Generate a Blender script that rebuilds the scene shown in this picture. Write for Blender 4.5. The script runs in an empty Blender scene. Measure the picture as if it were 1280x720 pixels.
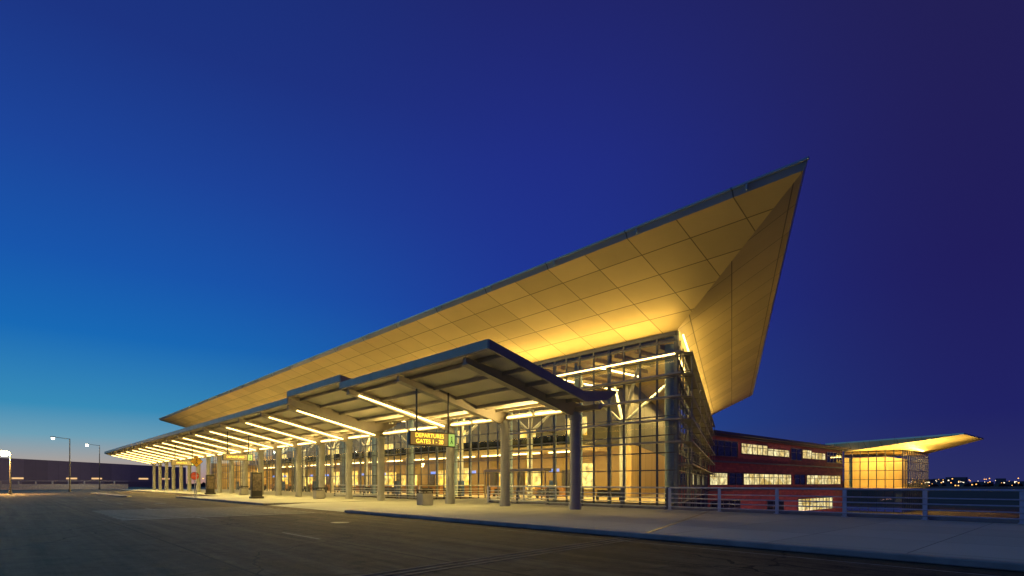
import bpy, math, random
from mathutils import Vector, Matrix
random.seed(4)
scene=bpy.context.scene
ANG=math.atan2(-.7336,.6795)
R=Matrix.Rotation(ANG,4,'Z')
# ------------------------------------------------------------------ helpers
def st(X,Y): return (-.6795*X+.7336*Y, .7336*X+.6795*Y)
def L(p): return Vector((-p[0],p[1],p[2]))
def srgb(r,g,b):
    f=lambda c:(c/255/12.92) if c/255<=.04045 else ((c/255+.055)/1.055)**2.4
    return (f(r),f(g),f(b),1)
class MB:
    def __init__(s): s.v=[]; s.f=[]; s.sm=[]
    def add(s,pts,faces,smooth=False):
        n=len(s.v); s.v+=[L(p) for p in pts]
        s.f+=[tuple(n+i for i in reversed(f)) for f in faces]; s.sm+=[smooth]*len(faces)
    def box(s,s0,s1,t0,t1,z0,z1):
        s0,s1=min(s0,s1),max(s0,s1); t0,t1=min(t0,t1),max(t0,t1); z0,z1=min(z0,z1),max(z0,z1)
        s.add([(s0,t0,z0),(s1,t0,z0),(s1,t1,z0),(s0,t1,z0),(s0,t0,z1),(s1,t0,z1),(s1,t1,z1),(s0,t1,z1)],
              [(0,3,2,1),(4,5,6,7),(0,1,5,4),(1,2,6,5),(2,3,7,6),(3,0,4,7)])
    def beam(s,p0,p1,w,h):
        p0=Vector(p0);p1=Vector(p1);d=(p1-p0).normalized()
        up=Vector((0,0,1)) if abs(d.z)<.95 else Vector((1,0,0))
        a=d.cross(up).normalized()*w/2; b=a.cross(d).normalized()*h/2
        P=[p0-a-b,p0+a-b,p0+a+b,p0-a+b,p1-a-b,p1+a-b,p1+a+b,p1-a+b]
        s.add(P,[(0,1,2,3),(4,7,6,5),(0,4,5,1),(1,5,6,2),(2,6,7,3),(3,7,4,0)])
    def cyl(s,p0,p1,r,r1=None,n=16):
        r1=r if r1 is None else r1
        p0=Vector(p0);p1=Vector(p1);d=(p1-p0).normalized()
        up=Vector((0,0,1)) if abs(d.z)<.95 else Vector((1,0,0))
        a=d.cross(up).normalized(); b=a.cross(d).normalized()
        P=[p0+(a*math.cos(i*2*math.pi/n)+b*math.sin(i*2*math.pi/n))*r for i in range(n)]
        P+=[p1+(a*math.cos(i*2*math.pi/n)+b*math.sin(i*2*math.pi/n))*r1 for i in range(n)]
        s.add(P,[(i,(i+1)%n,n+(i+1)%n,n+i) for i in range(n)],True)
        s.add(P,[tuple(range(n))[::-1],tuple(range(n,2*n))])
    def prism_s(s,prof,s0,s1):
        n=len(prof)
        P=[(s0,t,z) for t,z in prof]+[(s1,t,z) for t,z in prof]
        s.add(P,[tuple(range(n)),tuple(range(n,2*n))[::-1]]+[(i,n+i,n+(i+1)%n,(i+1)%n) for i in range(n)])
    def prism_z(s,poly,z0,z1):
        n=len(poly)
        P=[(a,b,z0) for a,b in poly]+[(a,b,z1) for a,b in poly]
        s.add(P,[tuple(range(n)),tuple(range(n,2*n))[::-1]]+[(i,n+i,n+(i+1)%n,(i+1)%n) for i in range(n)])
    def face(s,*p): s.add(list(p),[tuple(range(len(p)))])
    def done(s,name,mat,parent=None,recalc=True,bevel=0,origin=None):
        o=Vector((0,0,0)) if origin is None else L(origin)
        me=bpy.data.meshes.new(name); me.from_pydata([v-o for v in s.v],[],s.f)
        if recalc:
            import bmesh
            bm=bmesh.new(); bm.from_mesh(me); bmesh.ops.recalc_face_normals(bm,faces=bm.faces[:]); 
            bm.to_mesh(me); bm.free()
        for p,k in zip(me.polygons,s.sm): p.use_smooth=k
        ob=bpy.data.objects.new(name,me); scene.collection.objects.link(ob)
        me.materials.append(mat)
        m=R@Matrix.Translation(o)
        if parent is not None:
            ob.parent=parent; ob.matrix_parent_inverse=Matrix.Identity(4)
            ob.matrix_local=parent.matrix_basis.inverted()@m
        else: ob.matrix_basis=m
        if bevel:
            b=ob.modifiers.new('bevel','BEVEL'); b.width=bevel; b.segments=2; b.limit_method='ANGLE'
        return ob
def empty(name,at=(0,0,0)):
    e=bpy.data.objects.new(name,None); scene.collection.objects.link(e)
    e.matrix_basis=R@Matrix.Translation(L(at)); e.empty_display_size=.5
    return e
# ------------------------------------------------------------------ materials
def newmat(name):
    m=bpy.data.materials.new(name); m.use_nodes=True; n=m.node_tree.nodes; l=m.node_tree.links
    return m,n,l,n['Principled BSDF']
def paint(name,col,rough=.5,metal=0,var=.15,scale=3,bump=0,spec=.5):
    m,n,l,b=newmat(name)
    tc=n.new('ShaderNodeTexCoord'); no=n.new('ShaderNodeTexNoise'); no.inputs['Scale'].default_value=scale; no.inputs['Detail'].default_value=8
    l.new(tc.outputs['Object'],no.inputs['Vector'])
    cr=n.new('ShaderNodeValToRGB'); c=Vector(col[:3])
    cr.color_ramp.elements[0].position=.3; cr.color_ramp.elements[1].position=.7
    cr.color_ramp.elements[0].color=(*(c*(1-var)),1); cr.color_ramp.elements[1].color=(*(c*(1+var)),1)
    l.new(no.outputs['Fac'],cr.inputs[0]); l.new(cr.outputs[0],b.inputs['Base Color'])
    b.inputs['Roughness'].default_value=rough; b.inputs['Metallic'].default_value=metal
    b.inputs['Specular IOR Level'].default_value=spec
    if bump:
        bp=n.new('ShaderNodeBump'); bp.inputs['Strength'].default_value=bump; bp.inputs['Distance'].default_value=.02
        n2=n.new('ShaderNodeTexNoise'); n2.inputs['Scale'].default_value=scale*12; n2.inputs['Detail'].default_value=6
        l.new(tc.outputs['Object'],n2.inputs['Vector']); l.new(n2.outputs['Fac'],bp.inputs['Height']); l.new(bp.outputs[0],b.inputs['Normal'])
    return m
def emis(name,col,strength):
    m,n,l,b=newmat(name)
    b.inputs['Base Color'].default_value=(.2,.2,.2,1)
    b.inputs['Emission Color'].default_value=(*col[:3],1); b.inputs['Emission Strength'].default_value=strength
    return m
def math_(n,l,op,a,b=None,c=None):
    x=n.new('ShaderNodeMath'); x.operation=op
    for i,v in enumerate((a,b,c)):
        if v is None: continue
        if isinstance(v,(int,float)): x.inputs[i].default_value=v
        else: l.new(v,x.inputs[i])
    return x.outputs[0]
def panel_mat(name,col,ps,pt,rough,metal,skew=0.,line=.02,linecol=.35,var=.12,spec=.5):
    m,n,l,b=newmat(name)
    tc=n.new('ShaderNodeTexCoord'); sp=n.new('ShaderNodeSeparateXYZ'); l.new(tc.outputs['Object'],sp.inputs[0])
    x=sp.outputs[0]; y=sp.outputs[1]
    xx=math_(n,l,'MULTIPLY_ADD',y,skew,x)
    u=math_(n,l,'DIVIDE',xx,ps); v=math_(n,l,'DIVIDE',y,pt)
    du=math_(n,l,'PINGPONG',u,.5); dv=math_(n,l,'PINGPONG',v,.5)
    lu=math_(n,l,'LESS_THAN',du,line/ps); lv=math_(n,l,'LESS_THAN',dv,line/pt)
    ln=math_(n,l,'MAXIMUM',lu,lv)
    cmb=n.new('ShaderNodeCombineXYZ'); l.new(math_(n,l,'FLOOR',math_(n,l,'ADD',u,0)),cmb.inputs[0]); l.new(math_(n,l,'FLOOR',v),cmb.inputs[1])
    wn=n.new('ShaderNodeTexWhiteNoise'); l.new(cmb.outputs[0],wn.inputs['Vector'])
    no=n.new('ShaderNodeTexNoise'); no.inputs['Scale'].default_value=.6; no.inputs['Detail'].default_value=6; l.new(tc.outputs['Object'],no.inputs['Vector'])
    f=math_(n,l,'ADD',math_(n,l,'MULTIPLY_ADD',wn.outputs['Value'],var,1-var/2),math_(n,l,'MULTIPLY_ADD',no.outputs['Fac'],.2,-.1))
    f=math_(n,l,'MULTIPLY',f,math_(n,l,'MULTIPLY_ADD',ln,linecol-1,1))
    mx=n.new('ShaderNodeMix'); mx.data_type='RGBA'; mx.blend_type='MULTIPLY'; mx.inputs['Factor'].default_value=1
    mx.inputs[6].default_value=(*col[:3],1); l.new(f,mx.inputs[7]); l.new(mx.outputs[2],b.inputs['Base Color'])
    b.inputs['Roughness'].default_value=rough; b.inputs['Metallic'].default_value=metal; b.inputs['Specular IOR Level'].default_value=spec
    return m
def asphalt_mat():
    m,n,l,b=newmat('asphalt')
    tc=n.new('ShaderNodeTexCoord')
    def noise(sc,det=8,scl=None,rgh=.5):
        no=n.new('ShaderNodeTexNoise'); no.inputs['Scale'].default_value=sc; no.inputs['Detail'].default_value=det; no.inputs['Roughness'].default_value=rgh
        if scl:
            mp=n.new('ShaderNodeMapping'); mp.inputs['Scale'].default_value=scl; l.new(tc.outputs['Object'],mp.inputs[0]); l.new(mp.outputs[0],no.inputs['Vector'])
        else: l.new(tc.outputs['Object'],no.inputs['Vector'])
        return no.outputs['Fac']
    a=noise(.22); c=noise(26,8,rgh=.8); t=noise(1.0,10,scl=(.06,1.9,1),rgh=.7); g=noise(2.0,10,rgh=.75)
    f=math_(n,l,'ADD',math_(n,l,'MULTIPLY',a,.3),math_(n,l,'MULTIPLY',t,.45))
    f=math_(n,l,'ADD',f,math_(n,l,'MULTIPLY',c,.35)); f=math_(n,l,'ADD',f,math_(n,l,'MULTIPLY',g,.4))
    cr=n.new('ShaderNodeValToRGB'); cr.color_ramp.elements[0].position=.66; cr.color_ramp.elements[1].position=.84
    cr.color_ramp.elements[0].color=(.014,.012,.010,1); cr.color_ramp.elements[1].color=(.15,.125,.085,1)
    l.new(f,cr.inputs[0])
    sp=n.new('ShaderNodeSeparateXYZ'); l.new(tc.outputs['Object'],sp.inputs[0])
    cb=n.new('ShaderNodeCombineXYZ'); l.new(math_(n,l,'FLOOR',math_(n,l,'DIVIDE',sp.outputs[0],17.3)),cb.inputs[0]); l.new(math_(n,l,'FLOOR',math_(n,l,'DIVIDE',sp.outputs[1],3.55)),cb.inputs[1])
    wn=n.new('ShaderNodeTexWhiteNoise'); l.new(cb.outputs[0],wn.inputs['Vector'])
    pf=math_(n,l,'MULTIPLY_ADD',wn.outputs['Value'],.45,.75)
    seam=math_(n,l,'LESS_THAN',math_(n,l,'PINGPONG',math_(n,l,'DIVIDE',math_(n,l,'MULTIPLY_ADD',t,.12,sp.outputs[1]),3.55),.5),.008)
    vo=n.new('ShaderNodeTexVoronoi'); vo.feature='DISTANCE_TO_EDGE'; vo.inputs['Scale'].default_value=.13
    wv=n.new('ShaderNodeVectorMath'); wv.operation='ADD'
    nz=n.new('ShaderNodeTexNoise'); nz.inputs['Scale'].default_value=.8; l.new(tc.outputs['Object'],nz.inputs['Vector'])
    l.new(tc.outputs['Object'],wv.inputs[0]); l.new(nz.outputs['Color'],wv.inputs[1]); l.new(wv.outputs[0],vo.inputs['Vector'])
    cracks=math_(n,l,'MAXIMUM',math_(n,l,'LESS_THAN',vo.outputs['Distance'],.0035),seam)
    m0=n.new('ShaderNodeMix'); m0.data_type='RGBA'; m0.blend_type='MULTIPLY'; m0.inputs['Factor'].default_value=1; l.new(cr.outputs[0],m0.inputs[6]); l.new(pf,m0.inputs[7])
    mx=n.new('ShaderNodeMix'); mx.data_type='RGBA'; l.new(cracks,mx.inputs['Factor']); l.new(m0.outputs[2],mx.inputs[6]); mx.inputs[7].default_value=(.008,.008,.008,1)
    l.new(mx.outputs[2],b.inputs['Base Color']); b.inputs['Specular IOR Level'].default_value=.2
    l.new(math_(n,l,'MULTIPLY_ADD',a,.3,.6),b.inputs['Roughness'])
    bp=n.new('ShaderNodeBump'); bp.inputs['Strength'].default_value=1; bp.inputs['Distance'].default_value=.04
    l.new(math_(n,l,'ADD',c,g),bp.inputs['Height']); l.new(bp.outputs[0],b.inputs['Normal'])
    return m
def concrete_mat(name,col,joint=3.0):
    m=panel_mat(name,col,joint,joint,.75,0,line=.016,linecol=.35,var=.18)
    n=m.node_tree.nodes;l=m.node_tree.links;b=n['Principled BSDF']
    tc=n.new('ShaderNodeTexCoord'); no=n.new('ShaderNodeTexNoise'); no.inputs['Scale'].default_value=25; l.new(tc.outputs['Object'],no.inputs['Vector'])
    bp=n.new('ShaderNodeBump'); bp.inputs['Strength'].default_value=.3; bp.inputs['Distance'].default_value=.01
    l.new(no.outputs['Fac'],bp.inputs['Height']); l.new(bp.outputs[0],b.inputs['Normal'])
    return m
def glass_mat(name,tint,refl):
    m=bpy.data.materials.new(name); m.use_nodes=True; n=m.node_tree.nodes; l=m.node_tree.links; n.clear()
    o=n.new('ShaderNodeOutputMaterial'); mx=n.new('ShaderNodeMixShader'); tr=n.new('ShaderNodeBsdfTransparent'); gl=n.new('ShaderNodeBsdfGlossy')
    tr.inputs[0].default_value=(*tint,1); gl.inputs['Roughness'].default_value=.02; gl.inputs[0].default_value=(.9,.95,1,1)
    fr=n.new('ShaderNodeFresnel'); fr.inputs[0].default_value=1.5
    f=math_(n,l,'MULTIPLY',fr.outputs[0],refl)
    l.new(f,mx.inputs[0]); l.new(tr.outputs[0],mx.inputs[1]); l.new(gl.outputs[0],mx.inputs[2]); l.new(mx.outputs[0],o.inputs[0])
    return m
def window_mat(name,c0,c1,strength,scale=.6):
    m,n,l,b=newmat(name)
    tc=n.new('ShaderNodeTexCoord'); vo=n.new('ShaderNodeTexVoronoi'); vo.inputs['Scale'].default_value=scale; l.new(tc.outputs['Object'],vo.inputs['Vector'])
    sp=n.new('ShaderNodeSeparateColor'); l.new(vo.outputs['Color'],sp.inputs[0])
    no=n.new('ShaderNodeTexNoise'); no.inputs['Scale'].default_value=scale*2.5; no.inputs['Detail'].default_value=5; l.new(tc.outputs['Object'],no.inputs['Vector'])
    cr=n.new('ShaderNodeValToRGB'); cr.color_ramp.elements[0].color=c0; cr.color_ramp.elements[1].color=c1; l.new(sp.outputs[0],cr.inputs[0])
    l.new(cr.outputs[0],b.inputs['Emission Color']); l.new(math_(n,l,'MULTIPLY',math_(n,l,'POWER',no.outputs['Fac'],1.8),strength*3.2),b.inputs['Emission Strength'])
    b.inputs['Base Color'].default_value=(.05,.05,.05,1); b.inputs['Roughness'].default_value=.1
    return m
def brick_mat():
    m,n,l,b=newmat('red_brick')
    tc=n.new('ShaderNodeTexCoord'); sp=n.new('ShaderNodeSeparateXYZ'); l.new(tc.outputs['Object'],sp.inputs[0])
    cb=n.new('ShaderNodeCombineXYZ'); l.new(math_(n,l,'ADD',sp.outputs[0],sp.outputs[1]),cb.inputs[0]); l.new(sp.outputs[2],cb.inputs[1])
    br=n.new('ShaderNodeTexBrick'); br.inputs['Scale'].default_value=1; br.inputs['Brick Width'].default_value=1.2; br.inputs['Row Height'].default_value=.4
    br.inputs['Mortar Size'].default_value=.02
    br.inputs['Color1'].default_value=(.46,.12,.10,1); br.inputs['Color2'].default_value=(.28,.08,.08,1); br.inputs['Mortar'].default_value=(.18,.08,.08,1)
    l.new(cb.outputs[0],br.inputs['Vector']); l.new(br.outputs['Color'],b.inputs['Base Color']); b.inputs['Roughness'].default_value=.7
    return m

M_asph=asphalt_mat()
M_walk=concrete_mat('sidewalk_concrete',(.38,.42,.40),3.0)
M_curb=paint('curb_concrete',(.3,.3,.29),.8,var=.2,scale=2,bump=.3)
M_conc=paint('concrete',(.33,.33,.32),.8,var=.2,scale=1.2,bump=.2)
M_soff=panel_mat('soffit_panels',(.60,.50,.26),3.2,1.9,.5,.3,line=.032,linecol=.35,var=.22,spec=.3)
M_soff2=panel_mat('soffit_panels_end',(.60,.50,.26),3.0,3.0,.5,.3,skew=.4773,line=.035,linecol=.35,var=.22,spec=.3)
M_fas=panel_mat('roof_fascia',(.38,.48,.50),6.4,50,.4,.4,line=.04)
M_roof=paint('roof_membrane',(.2,.21,.22),.8)
M_steel=paint('painted_steel',(.42,.38,.29),.5,0,var=.12,scale=1)
M_steeld=paint('dark_steel',(.12,.13,.15),.4,.4,var=.1,scale=1)
M_mull=paint('aluminium_mullion',(.11,.125,.14),.4,.3,var=.08)
M_rail=paint('galvanised_rail',(.62,.66,.68),.32,.6,var=.1,scale=4)
M_deck=paint('canopy_deck',(.7,.64,.48),.6,0,var=.08,scale=.5)
M_glass=glass_mat('clear_glass',(.94,.95,.88),.9)
M_tube=emis('light_tube',(1,.68,.22),7)
M_brick=brick_mat()
M_white=paint('road_paint_white',(.2,.2,.18),.7,var=.5,scale=6)
M_floor=paint('terrazzo',(.45,.38,.25),.3,var=.1)
M_wallin=panel_mat('interior_panels',(.62,.46,.2),2.5,50,.6,0,line=.03)
M_wallup=panel_mat('interior_upper_wall',(.20,.20,.17),3.1,50,.5,0,line=.06,var=.5)
M_ceil=paint('interior_ceiling',(.5,.42,.24),.7)
M_ground=paint('dry_grass',(.05,.055,.035),.95,var=.4,scale=.05)
M_black=paint('black_plastic',(.02,.02,.022),.4)

# ------------------------------------------------------------------ terrain & deck
g=MB(); g.face((-4000,-4000,-6.5),(4000,-4000,-6.5),(4000,4000,-6.5),(-4000,4000,-6.5)); g.done('ground',M_ground,recalc=False)
g=MB(); g.face((-120,40.2,-6.49),(45.4,40.2,-6.49),(45.4,230,-6.49),(-120,230,-6.49)); 
g.done('lower_service_road',M_asph,recalc=False)
g=MB(); g.prism_z([(-90,-130),(235,-130),(235,36),(60,36),(60,28.3),(-90,28.3)],-1.2,0.0)
road=g.done('elevated_roadway',M_asph)
g=MB()
g.box(-90,29.2,14.45,28.3,.004,.15); g.box(42.2,70,14.45,28.3,.004,.15); g.box(29.2,42.2,17.5,28.3,.004,.12)
g.box(60,70,28.3,35.9,.004,.15); g.box(70,150,19,35.9,.004,.15)
g.box(33,42.4,28.3,35.9,-.5,.12)
g.add([(29.2,14.5,.008),(42.2,14.5,.008),(42.2,17.5,.12),(29.2,17.5,.12)],[(0,1,2,3)])
g.done('sidewalk',M_walk)
g=MB()
for a,b_ in ((-90,28.9),(42.5,70)): g.box(a,b_,14.2,14.45,.004,.165)
g.box(70,150,18.75,19,.004,.165)
g.box(28.9,29.2,14.2,17.5,.004,.15); g.box(42.2,42.5,14.2,17.5,.004,.15)
g.done('curb',M_curb,bevel=.03)
g=MB(); g.prism_z([(76,10.6),(77,10),(104,10),(105,10.6),(104,11.2),(77,11.2)],.004,.16); g.done('traffic_island',M_curb,bevel=.03)
g=MB()
for k in range(14):
    s0=16+k*12; g.box(s0,s0+3,6.95,7.07,.004,.006)
g.box(-60,230,13.2,13.28,.004,.006)
for i in range(9): g.box(30+i*1.3,30.6+i*1.3,4,13.0,.004,.0065)
g.done('road_markings',M_white)
g=MB()
for o in (0,.28,.56): g.beam((6.2+o,-20,.006),(9.6+o,14.1,.006),.06,.012)
g.done('expansion_joint',paint('worn_joint_edge',(.26,.22,.15),.7,0,var=.4,scale=2))
g=MB()
g.beam((9.6,14.5,.153),(14.6,28,.153),.12,.01)
g.done('expansion_joint',M_steeld)
g=MB()
for a,b_ in ((22,10.5),(52,9.5),(-4,9)): 
    g.cyl((a,b_,.003),(a,b_,.012),.38,n=28)
g.done('manhole_cover',M_steeld)

# ------------------------------------------------------------------ terminal building
term=empty('airport_terminal',(21.3,36,0))
Z0,ZT=-6.4,12.7
CS,CT=21.3,36.0
DS,DT=.431,.903
def E(k,off,z): return (CS+DS*k-DT*off, CT+DT*k+DS*off, z)
KE=57; SL=142
TIP=(9.5,27,16.0); LE=(148.5,27,16.0); BE=(39.9,90.7,16.0); LB=(148.5,90.7,16.0)
g=MB(); g.face(TIP,LE,(SL,CT,ZT),(CS,CT,ZT)); g.done('soffit_front',M_soff,term,recalc=False)
g=MB(); W_=E(KE,0,ZT); g.face(BE,TIP,(CS,CT,ZT),W_); g.done('soffit_end',M_soff2,term,recalc=False)
g=MB(); g.face(LE,LB,(SL,87.5,ZT),(SL,CT,ZT)); g.face(LB,BE,W_,(SL,87.5,ZT)); g.done('soffit_back',M_soff,term,recalc=False)
g=MB()
up=.36
T2=[(9.25,26.85),(148.7,26.85),(148.7,90.9),(39.75,90.9)]
B2=[TIP,LE,LB,BE]
for i in range(4):
    j=(i+1)%4
    g.face(B2[i],B2[j],(T2[j][0],T2[j][1],16+up),(T2[i][0],T2[i][1],16+up))
g.done('fascia',M_fas,term,recalc=False)
g=MB(); C=(80,60,18.0)
for i in range(4):
    j=(i+1)%4; g.face((T2[i][0],T2[i][1],16+up),(T2[j][0],T2[j][1],16+up),C)
g.done('roof_surface',M_roof,term,recalc=False)
g=MB(); g.beam((9.2,26.8,16+up),(148.7,26.8,16+up),.12,.1)
for q in range(21): g.box(12+q*6.4,12.08+q*6.4,26.76,26.88,16.02,16.41)
g.done('roof_cap',M_fas,term)
g=MB(); g.face((CS,CT,Z0),(SL,CT,Z0),(SL,CT,ZT),(CS,CT,ZT)); g.face(E(0,0,Z0),E(KE,0,Z0),E(KE,0,ZT),E(0,0,ZT)); g.done('curtain_wall_glass',M_glass,term,recalc=False)
g=MB(); hv=MB()
s=CS+.12; i=0
while s<SL:
    if i%4==0: hv.beam((s,CT+.12,Z0),(s,CT+.12,ZT),.2,.26)
    else: g.beam((s,CT,Z0),(s,CT,ZT-.01),.07,.16)
    s+=1.5; i+=1
levels=[-3,.1,2.6,3.9,5.2,6.6,8.0,9.4,10.8,12.0]
for z in levels: g.box(CS,SL,CT-.09,CT+.075,z-.04,z+.04)
g.box(CS,SL,CT-.13,CT+.11,ZT-.3,ZT-.02)
k=.1;i=0
while k<KE:
    p=E(k,0,0); 
    if i%4==0: hv.beam((p[0],p[1],Z0),(p[0],p[1],ZT),.22,.22)
    else: g.beam((p[0],p[1],Z0),(p[0],p[1],ZT-.01),.08,.08)
    k+=2.85;i+=1
for z in levels: g.beam(E(0,.0,z),E(KE,.0,z),.14,.07)
g.done('mullions',M_mull,term); hv.done('wind_columns',paint('wind_column_paint',(.17,.2,.22),.5),term)
g=MB()
for z in (4.6,6.2,7.8,9.4,10.9):
    e_=(38 if z<9 else (64 if z<10 else SL))
    g.box(CS-1.0,e_,CT-1.1,CT-.42,z-.03,z+.03)
    g.box(CS-1.0,e_,CT-1.16,CT-1.1,z-.06,z+.06)
    for q in range(int((e_-CS)/3)): g.beam((CS+.12+q*3,CT-.05,z-.06),(CS+.12+q*3,CT-1.12,z-.02),.05,.08)
for z in (3.0,4.6,6.2,7.8,9.4,10.9):
    g.beam(E(-.9,.8,z),E(KE-1,.8,z),.62,.04); g.beam(E(-.9,1.14,z),E(KE-1,1.14,z),.05,.12)
    for q in range(10): g.beam(E(.1+q*5.7,.05,z-.06),E(.1+q*5.7,1.15,z-.02),.07,.1)
for q in range(6): g.beam(E(.1+q*11.4,1.05,2.6),E(.1+q*11.4,1.05,11.2),.06,.06)
g.done('sun_shades',paint('shade_blade',(.3,.3,.27),.4,.3),term)
g=MB()
for q in range(14):
    s=CS+1.3+q*9
    if s<SL: g.cyl((s,CT+1.2,Z0),(s,CT+1.2,ZT),.36)
for q in range(1,7):
    p=E(q*9,-1.3,0); g.cyl((p[0],p[1],Z0),(p[0],p[1],ZT),.36)
g.done('round_columns',paint('blue_grey_column',(.22,.32,.42),.4,.2),term)
# interior
g=MB()
g.prism_z([(CS+.2,CT+.15),(SL,CT+.15),(SL,87),(E(KE,-.3,0)[0],E(KE,-.3,0)[1])],-.4,.12); g.done('main_floor',M_floor,term)
g=MB(); g.prism_z([(CS+.3,CT+.2),(SL-.1,CT+.2),(SL-.1,86),(E(KE-1,-.4,0)[0],E(KE-1,-.4,0)[1])],12.1,12.3); g.done('interior_ceiling',M_ceil,term)
g=MB(); g.box(36,SL-.3,50,50.3,.12,5.7); g.box(SL-.3,SL,CT+.1,87,-6,12.6)
g.beam(E(15.5,-6,2.9),E(56,-6,2.9),.3,5.56)
p=E(15.5,-6,0); g.beam((p[0]+.1,p[1],2.9),(36,50.15,2.9),.3,5.54)
g.done('interior_walls',M_wallin,term)
g=MB(); g.box(36,SL-.3,50,50.3,5.7,12.1)
g.beam(E(15.5,-6,8.9),E(56,-6,8.9),.3,6.38); g.beam((p[0]+.1,p[1],8.9),(36,50.15,8.9),.3,6.36)
g.done('interior_upper_walls',M_wallup,term)
g=MB(); g.box(38,SL-.5,44,50,5.2,5.7); g.done('mezzanine',M_ceil,term)
g=MB(); g.box(38,SL-.5,43.95,44.0,5.7,6.8); g.done('mezzanine_balustrade',glass_mat('balustrade_glass',(.7,.8,.75),1.2),term)
g=MB()
for q in range(10):
    s=30+q*12
    g.cyl((s,41.5,.12),(s,41.5,7.2),.3)
    for a,b_ in ((-4,-3),(4,-3),(-4,4),(4,4)): g.cyl((s,41.5,7.0),(s+a,41.5+b_,12.1),.17,.12,10)
g.done('branching_columns',paint('white_steel',(.42,.46,.48),.4),term)
g=MB()
for q in range(58): g.box(23+q*2,23.2+q*2,CT+.5,(50 if q>6 else 38+q*2),11.75,12.1)
g.done('ceiling_ribs',M_ceil,term)
g=MB(); g2=MB(); g3=MB(); g4=MB(); g5=MB(); g6=MB()
for q in range(16):
    s=27+q*7+random.uniform(-1,1)
    if s>34: g.box(s,s+4.2,44.6,45.3,.12,1.3)
    if q%3 and s>34: g2.box(s+.2,s+1.6,44.2,44.3,2.8,3.2)
    if q%2: g3.box(s+3,s+3.6,39.6,40.1,.12,1.9)
    wd_=random.uniform(2,5)
    if s>36: 
        g4.box(s,s+wd_,49.8,49.97,.9,random.uniform(2.8,4))
        g6.box(s+wd_+.4,s+wd_+1.6,49.8,49.97,.12,3.2)
        if q%3!=1: g4.box(s+1,s+1+wd_,49.8,49.97,7.2,random.uniform(8.2,9.6))
    g5.box(s+1,s+3.8,37.7,38.2,.5,.58); g5.box(s+1,s+3.8,38.15,38.22,.58,1.05)
    for o in (1.2,2.4,3.6): g5.box(s+o-.04,s+o+.04,37.8,38.1,.12,.5)
g.done('check_in_counters',paint('wood_counter',(.3,.16,.07),.4),term)
g2.done('blue_info_signs',emis('blue_sign',(.05,.2,.8),1.4),term)
g3.done('kiosks',paint('kiosk_blue',(.03,.08,.25),.3),term)
g4.done('back_lit_panels',window_mat('lit_shopfront',(.95,.50,.05,1),(1,.74,.22,1),1.5),term)
g6.done('interior_doors',paint('dark_door',(.05,.05,.06),.4),term)
g5.done('waiting_benches',M_black,term)
g=MB(); g.box(33.5,41.8,34.9,35.8,2.7,2.95)
for a in (33.5,35.5,37.6,39.7,41.7): g.box(a,a+.1,35.0,35.1,.12,2.7)
g.done('entrance_vestibule',M_steel,term)
g=MB()
g.box(CS-.5,64,CT-1.12,CT-1.04,10.74,10.83)
g.beam(E(0,.45,12.35),E(KE-2,.45,12.35),.1,.1)
g.done('facade_light_strip',M_tube,term)
g=MB()
for q in range(19):
    s=30+q*6; g.box(s,s+.12,38,(49 if q else 44),11.6,11.7)
for q in range(17): 
    s=39+q*6; g.box(s,s+4.5,46,46.12,5.05,5.15)
g.done('interior_strip_lights',emis('strip_light_in',(1,.72,.28),12),term)
g=MB(); g.cyl((33,CT-1.2,10.9),(33,CT-3.0,11.0),.05,n=8); g.cyl((33,CT-3.0,11.3),(33,CT-3.0,10.6),.07,n=8); g.box(32.7,33.4,CT-3.2,CT-2.9,10.35,10.65)
g.done('security_camera',M_black,term)

def area(name,p,direction,sx,sy,power,col=(1,.68,.28),parent=None,xaxis=(1,0,0),spread=None):
    ld=bpy.data.lights.new(name,'AREA'); ld.shape='RECTANGLE'; ld.size=sx; ld.size_y=sy; ld.energy=power; ld.color=col
    if spread: ld.spread=math.radians(spread)
    ob=bpy.data.objects.new(name,ld); scene.collection.objects.link(ob)
    z=-(L(direction).normalized()); x=L(xaxis).normalized(); x=(x-z*x.dot(z)).normalized(); y=z.cross(x)
    m=Matrix((x,y,z)).transposed().to_4x4(); m.translation=L(p)
    ob.matrix_basis=R@m
    if parent is not None:
        ob.parent=parent; ob.matrix_parent_inverse=Matrix.Identity(4); ob.matrix_local=parent.matrix_basis.inverted()@(R@m)
    return ob
GOLD=(1,.63,.15)
IN=(1,.65,.18)
for q in range(6):
    area('soffit_uplight',(CS+10+q*20,CT-.8,11.1),(0,-.5,1),20,.2,(640 if q==0 else 460),GOLD,term)
for q in range(3):
    p=E(9+q*18,.9,11.1); area('soffit_uplight_end',p,(-.5*DT,.5*DS,1),18,.2,350,GOLD,term,xaxis=(DS,DT,0))
for q in range(6):
    area('added_soffit_fill',(28+q*20,26.3,6.9),(0,.2,1),16,.3,(120 if q==0 else 260),GOLD,term)  # added fill lamps behind the canopy, no real fixture; brighten the soffit
area('added_soffit_fill_end',(16,31.5,-1.0),(-.05,.1,1),4,.4,110,GOLD,term)  # unseen lamp added below deck level to brighten the roof tip
area('added_soffit_fill_end',E(25,5,-1),(-.1,0,1),20,.4,340,GOLD,term,xaxis=(DS,DT,0))  # another added fill, brightens the end soffit from below
for q in range(6):
    area('hall_light',(31+q*20,43,11.5),(0,0,-1),(12 if q==0 else 18),.3,(2300 if q==0 else 2100),IN,term)
    area('mezz_light',(46+q*18,46.5,5.0),(0,0,-1),16,.25,1000,IN,term)
for q in range(4):
    area('ground_floor_light',(28+q*8,38.6,5.0),(0,.4,-1),6,.15,520,IN,term)
area('hall_light_end',E(30,-3.4,11.4),(0,0,-1),44,.3,2600,IN,term,xaxis=(DS,DT,0))

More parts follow.
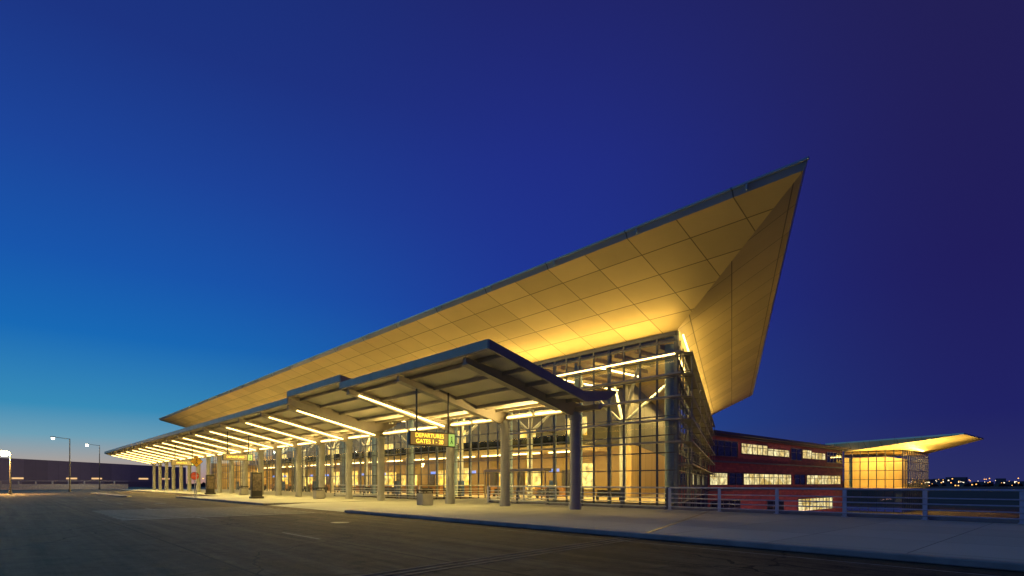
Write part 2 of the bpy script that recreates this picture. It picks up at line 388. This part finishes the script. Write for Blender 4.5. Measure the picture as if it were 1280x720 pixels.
# ------------------------------------------------------------------ canopy
can=empty('drop_off_canopy',(20.8,24.2,0))
cols=[20.8,26.8,32.8]+[42.8+6*i for i in range(17)]
FT,FZ=16.05,8.0
segs=[(18.8,33.4,0.0),(33.4,42.2,.5),(42.2,142,0.0)]
deck=MB(); fas=MB(); pur=MB()
def zt(t): return FZ-(t-FT)*(FZ-6.4)/(22.5-FT) if t<22.5 else 6.4+(t-22.5)*.12
for a,b_,dz in segs:
    deck.prism_s([(FT,FZ+dz),(22.5,6.4+dz),(25.2,6.72+dz),(25.2,6.62+dz),(22.5,6.28+dz),(FT,FZ-.12+dz)],a,b_)
    fas.prism_s([(FT-.12,FZ+.1+dz),(FT,FZ+.1+dz),(FT,FZ-.38+dz),(FT-.12,FZ-.34+dz)],a-.02,b_+.02)
    for se in (a-.1,b_):
        fas.prism_s([(FT-.1,FZ+.08+dz),(22.5,6.5+dz),(25.3,6.82+dz),(25.3,6.68+dz),(24.4,6.2+dz),(22.6,5.95+dz),(FT-.1,FZ-.36+dz)],se,se+.12)
    t=FT+.9
    while t<25:
        z=zt(t)+dz-.12; pur.box(a+.1,b_-.02,t-.05,t+.05,z-.2,z-.01); t+=1.6
deck.done('roof_deck',M_deck,can); fas.done('fascia',M_steel,can,bevel=.01); pur.done('purlins',M_steel,can)
g=MB()
for i,s in enumerate(cols):
    g.prism_s([(FT+.15,FZ-.35),(24.75,6.15),(24.75,5.75),(23.7,5.5),(22.8,5.78),(FT+.15,FZ-.68)],s-.1,s+.1)
    g.prism_s([(FT+.15,FZ-.64),(22.8,5.74),(22.8,5.68),(FT+.15,FZ-.70)],s-.24,s+.24)
g.done('cantilever_beams',M_steel,can)
g=MB()
for s in cols:
    g.cyl((s,24.2,.15),(s,24.2,5.72),.31,.29,20); g.cyl((s,24.2,.15),(s,24.2,.5),.36,.36,20); g.cyl((s,24.2,5.3),(s,24.2,5.5),.36,.36,20)
g.done('columns',paint('column_paint',(.36,.38,.37),.5,.1,var=.12,scale=1.5),can)
g=MB(); h=MB()
for i,s in enumerate(cols):
    if i>=2:
        g.beam((s-.38,FT+.7,FZ-.78),(s-.38,23.4,5.72),.09,.08)
        h.beam((s-.38,FT+.7,FZ-.70),(s-.38,23.4,5.80),.16,.06)
    if i+1<len(cols):
        e=cols[i+1]
        for m0,m1 in ((.12,.48),(.54,.9)):
            a=s+(e-s)*m0; b_=s+(e-s)*m1
            g.box(a,b_,23.82,23.93,5.80,5.9); h.box(a,b_,23.78,23.97,5.9,6.0)
g.done('light_tubes',M_tube,can); h.done('light_housings',M_steel,can)
for i,s in enumerate(cols[:-1]):
    e=cols[i+1]
    area('canopy_downlight',((s+e)/2,20.5,6.35),(0,-.35,-1),3.5,.12,(100 if i<1 else 440),(1,.66,.17),can)
    area('canopy_uplight',((s+e)/2,23.6,5.5),(0,-.9,1),4.0,.1,(260 if i<2 else 200),(1,.68,.24),can)
g=MB(); g.box(19,142,24.05,24.35,5.74,6.0); g.done('eaves_beam',M_steel,can)

# ------------------------------------------------------------------ railings
def railing(p0,p1,z=.15,h=1.25,sp=2.9,heavy=False):
    e=empty('metal_railing',(p0[0],p0[1],z)); g=MB(); b=MB()
    p0=Vector((*p0,0));p1=Vector((*p1,0)); n=max(1,int((p1-p0).length/sp)); d=(p1-p0).normalized(); nn=Vector((-d.y,d.x,0))
    for i in range(n+1):
        p=p0+(p1-p0)*i/n
        b.beam((p.x,p.y,z),(p.x,p.y,z+h-.02),.05,.16); b.box(p.x-.12,p.x+.12,p.y-.12,p.y+.12,z,z+.03)
    g.cyl((p0.x,p0.y,z+h),(p1.x,p1.y,z+h),.05,n=10)
    for zz in (.18,.42,.66,.9): g.cyl((p0.x-nn.x*.07,p0.y-nn.y*.07,z+zz),(p1.x-nn.x*.07,p1.y-nn.y*.07,z+zz),.028,n=8)
    g.done('rails',M_rail,e); b.done('posts',M_steeld if heavy else M_rail,e)
railing((-60,28),(17,28)); railing((17.2,28),(32.8,28),heavy=True)
railing((33,28),(33,35.8)); railing((42.6,28),(42.6,35.8)); railing((43,28),(60,28),heavy=True)
g=MB(); g.box(-60,33,28.1,28.4,.15,.32); g.done('deck_edge_kerb',M_curb,bevel=.02)
g=MB()
for q in range(12):
    g.box(-50+q*24,-49+q*24,22,23,-6.5,-1.2); g.box(-50+q*24,-49+q*24,0,1,-6.5,-1.2)
g.done('deck_piers',M_conc)

# ------------------------------------------------------------------ brick concourse
bc=empty('brick_concourse',(46,88,0))
S0=46.2
g=MB(); g.box(S0,S0+24,88,158,-6.49,10.0); g.done('walls',M_brick,bc)
g=MB(); g.box(S0-1.6,S0+25,87.6,159,10.02,10.45); g.box(S0-.9,S0+25,87.8,158.6,9.7,10.01)
g.box(S0-.35,S0-.01,88,158,5.2,5.5); g.box(S0-.3,S0-.01,88,158,.2,.45); g.done('roof',M_steeld,bc)
wl=MB(); wd=MB(); fr=MB()
def win(t0,t1,z0,z1,lit=True,n=None):
    (wl if lit else wd).box(S0-.05,S0+.1,t0,t1,z0,z1)
    n=n or max(1,int((t1-t0)/2.2))
    for i in range(n+1):
        t=t0+(t1-t0)*i/n; fr.box(S0-.13,S0+.1,t-.06,t+.06,z0-.08,z1+.08)
    for z in (z0-.06,z1+.06,(z0+z1)/2+.35): fr.box(S0-.12,S0+.1,t0,t1,z-.05,z+.05)
win(88.8,99,6.4,9.0,False); win(100.5,112,7.1,8.9); win(112.2,123,7.1,8.4); win(124,130,6.6,9,False); win(130.5,136,7.1,8.9); win(136.2,145,7.1,8.5); win(146,157,6.6,9,False)
win(88.6,95,1.3,3.3); win(95.6,101,1.3,3.3,False); win(101.4,124,1.3,3.3); win(126,132,1.3,3.3,False); win(133,156,1.3,3.3)
win(89,100,-4.8,-1.6,False); win(112,120,-5,-2,False); win(128,150,-4.6,-2)
wl.done('lit_windows',window_mat('lit_office',(.62,.42,.10,1),(1,.86,.42,1),.95,.45),bc)
wd.done('dark_windows',paint('dark_glass',(.03,.05,.1),.05,.3),bc); fr.done('window_frames',M_mull,bc)
for q in range(3):
    area('wall_washer',(S0-6,99+q*23,-5.5),(.9,0,1),18,.3,230,(1,.42,.36),bc,xaxis=(0,1,0))
    area('eaves_washer',(S0-1.3,99+q*23,9.5),(.25,0,-1),20,.15,45,(1,.5,.4),bc,xaxis=(0,1,0))

# ------------------------------------------------------------------ second pavilion
pv=empty('glass_pavilion',(*st(106,150),0))
c0=st(106,150); s0,t0=c0
A=(*st(94,166),13.0); B=(*st(106.3,130),13.0); Cc=(*st(123.6,144.8),13.0); D=(*st(128,186),13.0)
zt2=10.6
w=[(s0,t0,zt2),(s0,t0+31,zt2),(s0+14.2,t0+31,zt2),(s0+14.2,t0,zt2)]
g=MB(); g.face(A,B,w[0],w[3]); g.face(B,Cc,w[1],w[0]); g.face(Cc,D,w[2],w[1]); g.face(D,A,w[3],w[2]); g.done('soffit',M_soff,pv,recalc=False)
g=MB()
cen=(s0+8,t0+14,14.0); tp=[(p[0],p[1],13.35) for p in (A,B,Cc,D)]
bb=[A,B,Cc,D]
for i in range(4):
    j=(i+1)%4; g.face(bb[i],bb[j],tp[j],tp[i]); g.face(tp[i],tp[j],cen)
g.done('roof',M_fas,pv,recalc=False)
g=MB(); g.box(s0,s0+14.2,t0,t0+31,-6.4,zt2)
g.done('glass_walls',M_glass,pv)
g=MB()
for i in range(8): g.beam((s0+i*2.02,t0-.06,-6.4),(s0+i*2.02,t0-.06,zt2),.16,.2)
for i in range(13): g.beam((s0-.06,t0+i*2.55,-6.4),(s0-.06,t0+i*2.55,zt2),.16,.2)
for z in (0,2.5,5,7.5,9.2):
    g.box(s0-.2,s0+14.2,t0-.2,t0-.02,z-.08,z+.08); g.box(s0-.2,s0-.02,t0-.2,t0+31,z-.08,z+.08)
g.done('mullions',M_mull,pv)
g=MB(); g.box(s0+.3,s0+14,t0+.3,t0+30.6,-.4,.1); g.box(s0+5,s0+13.8,t0+6,t0+30,.1,9); g.box(s0+.3,s0+14,t0+.3,t0+30.6,zt2-.5,zt2-.1); g.done('interior_core',M_wallin,pv)
area('pavilion_light',(s0+2.5,t0+14,9.8),(0,0,-1),2,26,3200,IN,pv)
area('pavilion_light_b',(s0+8,t0+3,9.8),(0,0,-1),10,2,1900,IN,pv)
area('pavilion_uplight',(s0-1.2,t0+10,9.2),(-.9,-.2,1),.3,26,3800,GOLD,pv)
area('pavilion_uplight_b',(s0+6,t0-1.2,9.0),(0,-.5,1),14,.3,800,GOLD,pv)
area('pavilion_flood',(s0-6,t0-4,-5.5),(-.05,-.15,1),4,4,3500,GOLD,pv,spread=80)

# ------------------------------------------------------------------ signs and street furniture
def textobj(body,size,p,mat,parent,name):
    cu=bpy.data.curves.new(name,'FONT'); cu.body=body; cu.size=size; cu.extrude=.004; cu.align_x='CENTER'; cu.align_y='CENTER'
    cu.materials.append(mat); ob=bpy.data.objects.new(name,cu); scene.collection.objects.link(ob)
    m=Matrix(((0,0,1),(1,0,0),(0,1,0))).to_4x4(); m.translation=L(p); w_=R@m
    ob.parent=parent; ob.matrix_parent_inverse=Matrix.Identity(4); ob.matrix_local=parent.matrix_basis.inverted()@w_
    return ob
M_led=emis('amber_led',(1,.55,.04),3); M_green=emis('green_sign',(.35,.65,.1),.8); M_amberp=emis('amber_panel',(1,.5,.04),.2)
def hanging_sign(s,t,z,w,h,txt,top):
    e=empty('overhead_led_sign',(s,t,z))
    g=MB(); g.box(s,s+.18,t-w/2,t+w/2,z-h/2,z+h/2)
    g.box(s+.05,s+.13,t-w*.35,t-w*.35+.08,z+h/2,top); g.box(s+.05,s+.13,t+w*.35,t+w*.35+.08,z+h/2,top)
    g.done('housing',M_black,e,bevel=.01)
    g=MB(); g.box(s-.015,s-.003,t-w/2+.06,t+w/2-.55,z-h/2+.06,z+h/2-.06); g.done('display',M_amberp,e)
    g=MB(); g.box(s-.015,s-.003,t+w/2-.48,t+w/2-.05,z-h/2+.06,z+h/2-.06); g.done('pictogram_panel',M_green,e)
    g=MB(); x=s-.022; tt=t+w/2-.265
    g.cyl((x-.004,tt,z+.17),(x+.004,tt,z+.17),.04,n=10); g.beam((x,tt,z+.12),(x,tt,z-.03),.008,.07); g.beam((x,tt,z-.03),(x,tt-.08,z-.2),.008,.04); g.beam((x,tt,z-.03),(x,tt+.08,z-.2),.008,.04)
    g.done('pictogram',M_black,e)
    textobj(txt,h*.40,(s-.025,t-.24,z),M_led,e,'led_text')
hanging_sign(26.0,18.0,4.15,3.1,.82,'DEPARTURES\nGATES 1 - 20',6.9)
hanging_sign(61,18.0,4.3,2.9,.72,'DEPARTURES',6.9)
hanging_sign(84,18.0,4.3,2.9,.72,'ARRIVALS',6.9)
def trash(s,t):
    e=empty('trash_bin',(s,t,.15)); g=MB(); g.prism_z([(s-.38,t-.42),(s+.38,t-.42),(s+.38,t+.42),(s-.38,t+.42)],.16,.95); g.done('body',M_conc,e,bevel=.04)
    g=MB(); g.box(s-.42,s+.42,t-.46,t+.46,1.12,1.22)
    for a in (-.34,.34):
        for b_ in (-.38,.38): g.box(s+a-.03,s+a+.03,t+b_-.03,t+b_+.03,.95,1.12)
    g.box(s-.3,s+.3,t-.34,t+.34,.95,.98); g.done('lid',M_black,e,bevel=.015)
trash(31.6,21.2); trash(50.5,22.0); trash(74,22.5)
def ped_sign(s,t,kind,h=3.0):
    e=empty('pedestrian_crossing_sign' if kind!='stop' else 'stop_sign',(s,t,.15)); g=MB(); g.cyl((s,t,.15),(s,t,h+.3),.04,n=10); g.done('post',M_rail,e)
    n=4 if kind=='ped' else 8; r=.62 if kind=='ped' else .45; off=0 if kind=='ped' else math.pi/8
    def pl(rr,x0,x1,mat,nm):
        g=MB(); P=[]
        for x in (x0,x1): P+=[(x,t+rr*math.cos(off+i*2*math.pi/n),h+rr*math.sin(off+i*2*math.pi/n)) for i in range(n)]
        g.add(P,[tuple(range(n)),tuple(range(n,2*n))[::-1]]+[(i,n+i,n+(i+1)%n,(i+1)%n) for i in range(n)]); g.done(nm,mat,e)
    pl(r,s-.07,s-.05,paint('sign_border',(.02,.02,.02),.5),'border')
    pl(r*.92,s-.085,s-.072,paint('sign_yellow',(.8,.45,.02),.4) if kind=='ped' else paint('sign_red',(.6,.06,.02),.4),'face')
    if kind=='ped':
        g=MB(); x=s-.095
        g.cyl((x-.005,t,h+.22),(x+.005,t,h+.22),.055,n=10); g.beam((x,t,h+.15),(x,t,h-.05),.01,.09)
        g.beam((x,t,h-.05),(x,t-.1,h-.28),.01,.05); g.beam((x,t,h-.05),(x,t+.1,h-.28),.01,.05); g.beam((x,t,h+.12),(x,t-.13,h),.01,.04); g.beam((x,t,h+.12),(x,t+.13,h),.01,.04)
        g.done('walking_figure',M_black,e)
    else: textobj('STOP',.26,(s-.1,t,h),paint('sign_white',(.8,.8,.8),.5),e,'lettering')
ped_sign(65,15.1,'ped',3.9); ped_sign(67,15.4,'stop',2.4)
def kiosk(s,t):
    e=empty('information_totem',(s,t,.15)); g=MB(); g.box(s-.18,s+.18,t-.5,t+.5,.35,2.7); g.box(s-.3,s+.3,t-.6,t+.6,.15,.35); g.done('body',M_black,e,bevel=.03)
    g=MB(); g.box(s-.2,s-.185,t-.4,t+.4,.9,2.5); g.done('poster',paint('poster',(.12,.1,.08),.3,var=.6,scale=4),e)
kiosk(56,18.2); kiosk(80,20.2)
M_lampw=emis('lamp_white',(1,.86,.6),60); M_lampo=emis('lamp_orange',(1,.55,.14),400)
def lamp(X,Y,h,mat,power,col,arm=2.0,z0=0,big=1):
    s,t=st(X,Y); e=empty('street_lamp',(s,t,z0)); g=MB(); g.cyl((s,t,z0),(s,t,z0+h),.12,.07,12); g.cyl((s,t,z0),(s,t,z0+.5),.2,.18,12)
    g.beam((s,t,z0+h-.05),(s-.2,t-arm,z0+h+.15),.08,.08); g.prism_z([(s-.4,t-arm-.7),(s,t-arm-.7),(s+.05,t-arm),(s-.45,t-arm)],z0+h+.1,z0+h+.25); g.done('pole_and_arm',M_steeld,e)
    g=MB(); x_,y_,zc=s-.21,t-arm-.36,z0+h
    for a0,a1 in ((-.5,-.3),(-.3,0),(0,.1)):
        r_=lambda a:.34*big*math.sqrt(max(.02,1-(a/.52)**2))
        g.cyl((x_,y_,zc+a0*big*.6),(x_,y_,zc+a1*big*.6),r_(a0)*.8,r_(a1)*.8,14)
    g.done('lantern',mat,e)
    if power: area('lamp_light',(x_,y_,z0+h-.4*big),(0,0,-1),.5,.3,power,col,e)
lamp(-80.0,100,9.6,emis('lamp_dim',(1,.9,.7),5),80,(1,.85,.6)); lamp(-97.0,130,10.4,M_lampw,300,(1,.8,.5))
lamp(-72.6,80,6.0,M_lampo,2500,(1,.5,.12),arm=.3,big=1.9)
g=MB()
g.prism_z([(170,-60),(170.4,-60),(170.4,24),(170,24)],.0,1.3)
for q in range(28): g.box(169.9,170.5,-60+q*3,-59.7+q*3,1.3,2.1)
g.box(170.1,170.3,-60,24,2.0,2.1); g.done('barrier_wall',paint('pale_concrete',(.75,.8,.8),.8))
hs,ht=st(-235,235)
hg=empty('airport_hangar',(hs,ht,-6.4))
g=MB(); g.prism_s([(ht-60,-6.4),(ht+85,-6.4),(ht+85,9.6),(ht+12,12.6),(ht-60,9.8)],hs,hs+40); g.done('walls_and_roof',panel_mat('hangar_cladding',(.42,.42,.44),4,4,.6,.0,var=.3),hg)
g=MB()
for q in range(14): 
    if q not in (3,4,8,11): g.box(hs-.1,hs,ht-50+q*9.5,ht-46+q*9.5,3.2,3.9)
g.done('lit_windows',emis('hangar_light',(1,.6,.25),1.0),hg)
g=MB()
for q in range(4): g.box(hs-.12,hs,ht-40+q*30,ht-20+q*30,-6.4,2)
g.done('doors',paint('hangar_door',(.3,.3,.32),.6),hg)
area('added_hangar_fill',(hs-30,ht,9),(1,0,-.25),100,.5,1700,(1,.7,.42),hg,xaxis=(0,1,0))  # fill lamp added to brighten the hangar front, stands for no known fixture

# ------------------------------------------------------------------ distance : tree line and town lights
tr=MB()
for k in range(260):
    X=-1500+k*13.5; Y=1150+random.uniform(-120,120); h=random.uniform(4,9.5); w_=random.uniform(10,22)
    pts=[]; n=7
    for i in range(n): pts.append((X+(i/(n-1)-.5)*w_, h*(math.sin(math.pi*i/(n-1))**.6)*random.uniform(.75,1.05)))
    P=[(*st(a,Y),-6.5) for a,_ in pts]+[(*st(a,Y),-6.5+b_) for a,b_ in pts]+[(*st(a,Y+8),-6.5+b_*.6) for a,b_ in pts]
    tr.add(P,[(i,i+1,n+i+1,n+i) for i in range(n-1)]+[(n+i,n+i+1,2*n+i+1,2*n+i) for i in range(n-1)])
tr.done('distant_trees',paint('dark_foliage',(.03,.035,.03),.95,var=.5,scale=.1))
ct=MB(); cl=MB(); co=MB()
for k in range(60):
    X=random.uniform(650,2000); Y=random.uniform(1300,1700); w_=random.uniform(15,50); h=random.choice([8,10,12,14,18,24])
    s,t=st(X,Y); ct.box(s,s+w_,t,t+w_*.6,-6.5,-6.5+h)
ct.done('distant_town',paint('town_walls',(.1,.1,.13),.8))
for k in range(230):
    Y=random.uniform(900,1080); X=Y*random.uniform(.30,1.05) if k<190 else -Y*random.uniform(.3,1); z=random.uniform(-5.5,9) if k%3 else random.uniform(1,6)
    s,t=st(X,Y); r=random.uniform(.35,.8); (cl if k%3 else co).box(s-r,s+r,t-r,t+r,z-r,z+r)
cl.done('town_street_lights',emis('town_light_amber',(1,.45,.1),3)); co.done('town_street_lights',emis('town_light_white',(1,.8,.55),3))

# ------------------------------------------------------------------ sky
w=bpy.data.worlds.new('World'); scene.world=w; w.use_nodes=True; n=w.node_tree.nodes; l=w.node_tree.links; n.clear()
out=n.new('ShaderNodeOutputWorld'); bg=n.new('ShaderNodeBackground'); l.new(bg.outputs[0],out.inputs[0])
tc=n.new('ShaderNodeTexCoord'); sp=n.new('ShaderNodeSeparateXYZ'); l.new(tc.outputs['Generated'],sp.inputs[0])
x,y,z=sp.outputs
hl=math_(n,l,'SQRT',math_(n,l,'ADD',math_(n,l,'MULTIPLY',x,x),math_(n,l,'ADD',math_(n,l,'MULTIPLY',y,y),1e-5)))
az=math.radians(-55); sx,sy=math.sin(az),math.cos(az)
dt=math_(n,l,'DIVIDE',math_(n,l,'ADD',math_(n,l,'MULTIPLY',x,sx),math_(n,l,'MULTIPLY',y,sy)),hl)
def ramp(stops):
    r=n.new('ShaderNodeValToRGB'); e=r.color_ramp.elements
    while len(e)<len(stops): e.new(.5)
    for el,(p,c) in zip(e,stops): el.position=p; el.color=srgb(*c)
    l.new(z,r.inputs[0]); return r.outputs[0]
rl=ramp([(0,(185,140,122)),(.03,(168,160,155)),(.066,(110,160,182)),(.108,(56,140,184)),(.21,(24,106,182)),(.306,(24,86,172)),(.43,(28,68,154)),(.56,(28,52,130)),(1,(20,28,80))])
rc=ramp([(0,(60,80,130)),(.1,(36,76,150)),(.28,(30,56,150)),(.5,(32,46,134)),(.66,(32,38,110)),(1,(26,28,80))])
rr=ramp([(0,(42,46,100)),(.1,(32,34,100)),(.3,(32,29,92)),(.6,(34,31,84)),(1,(28,26,70))])
def mr(a,b_):
    m=n.new('ShaderNodeMapRange'); m.inputs['From Min'].default_value=a; m.inputs['From Max'].default_value=b_; l.new(dt,m.inputs[0]); m.interpolation_type='SMOOTHSTEP'; return m.outputs[0]
m1=n.new('ShaderNodeMix'); m1.data_type='RGBA'; l.new(mr(-.14,.6),m1.inputs['Factor']); l.new(rr,m1.inputs[6]); l.new(rc,m1.inputs[7])
m2=n.new('ShaderNodeMix'); m2.data_type='RGBA'; l.new(mr(.5,1.0),m2.inputs['Factor']); l.new(m1.outputs[2],m2.inputs[6]); l.new(rl,m2.inputs[7])
l.new(m2.outputs[2],bg.inputs['Color']); bg.inputs['Strength'].default_value=1.0

sd=bpy.data.lights.new('afterglow_sun','SUN'); sd.energy=.4; sd.angle=math.radians(50); sd.color=(.30,.88,1)
so=bpy.data.objects.new('afterglow_sun',sd); scene.collection.objects.link(so)
so.rotation_euler=Vector((-sx,-sy,-.5)).to_track_quat('-Z','Y').to_euler()

# ------------------------------------------------------------------ camera
cd=bpy.data.cameras.new('camera'); cam=bpy.data.objects.new('camera',cd); scene.collection.objects.link(cam)
cam.location=(0,0,1.7); cam.rotation_euler=(math.radians(90),0,0); cd.sensor_width=36; cd.lens=691/1280*36; cd.shift_y=243/1280
cd.clip_end=12000; cd.clip_start=.1
scene.camera=cam
scene.view_settings.view_transform='Standard'; scene.view_settings.look='None'; scene.view_settings.exposure=0
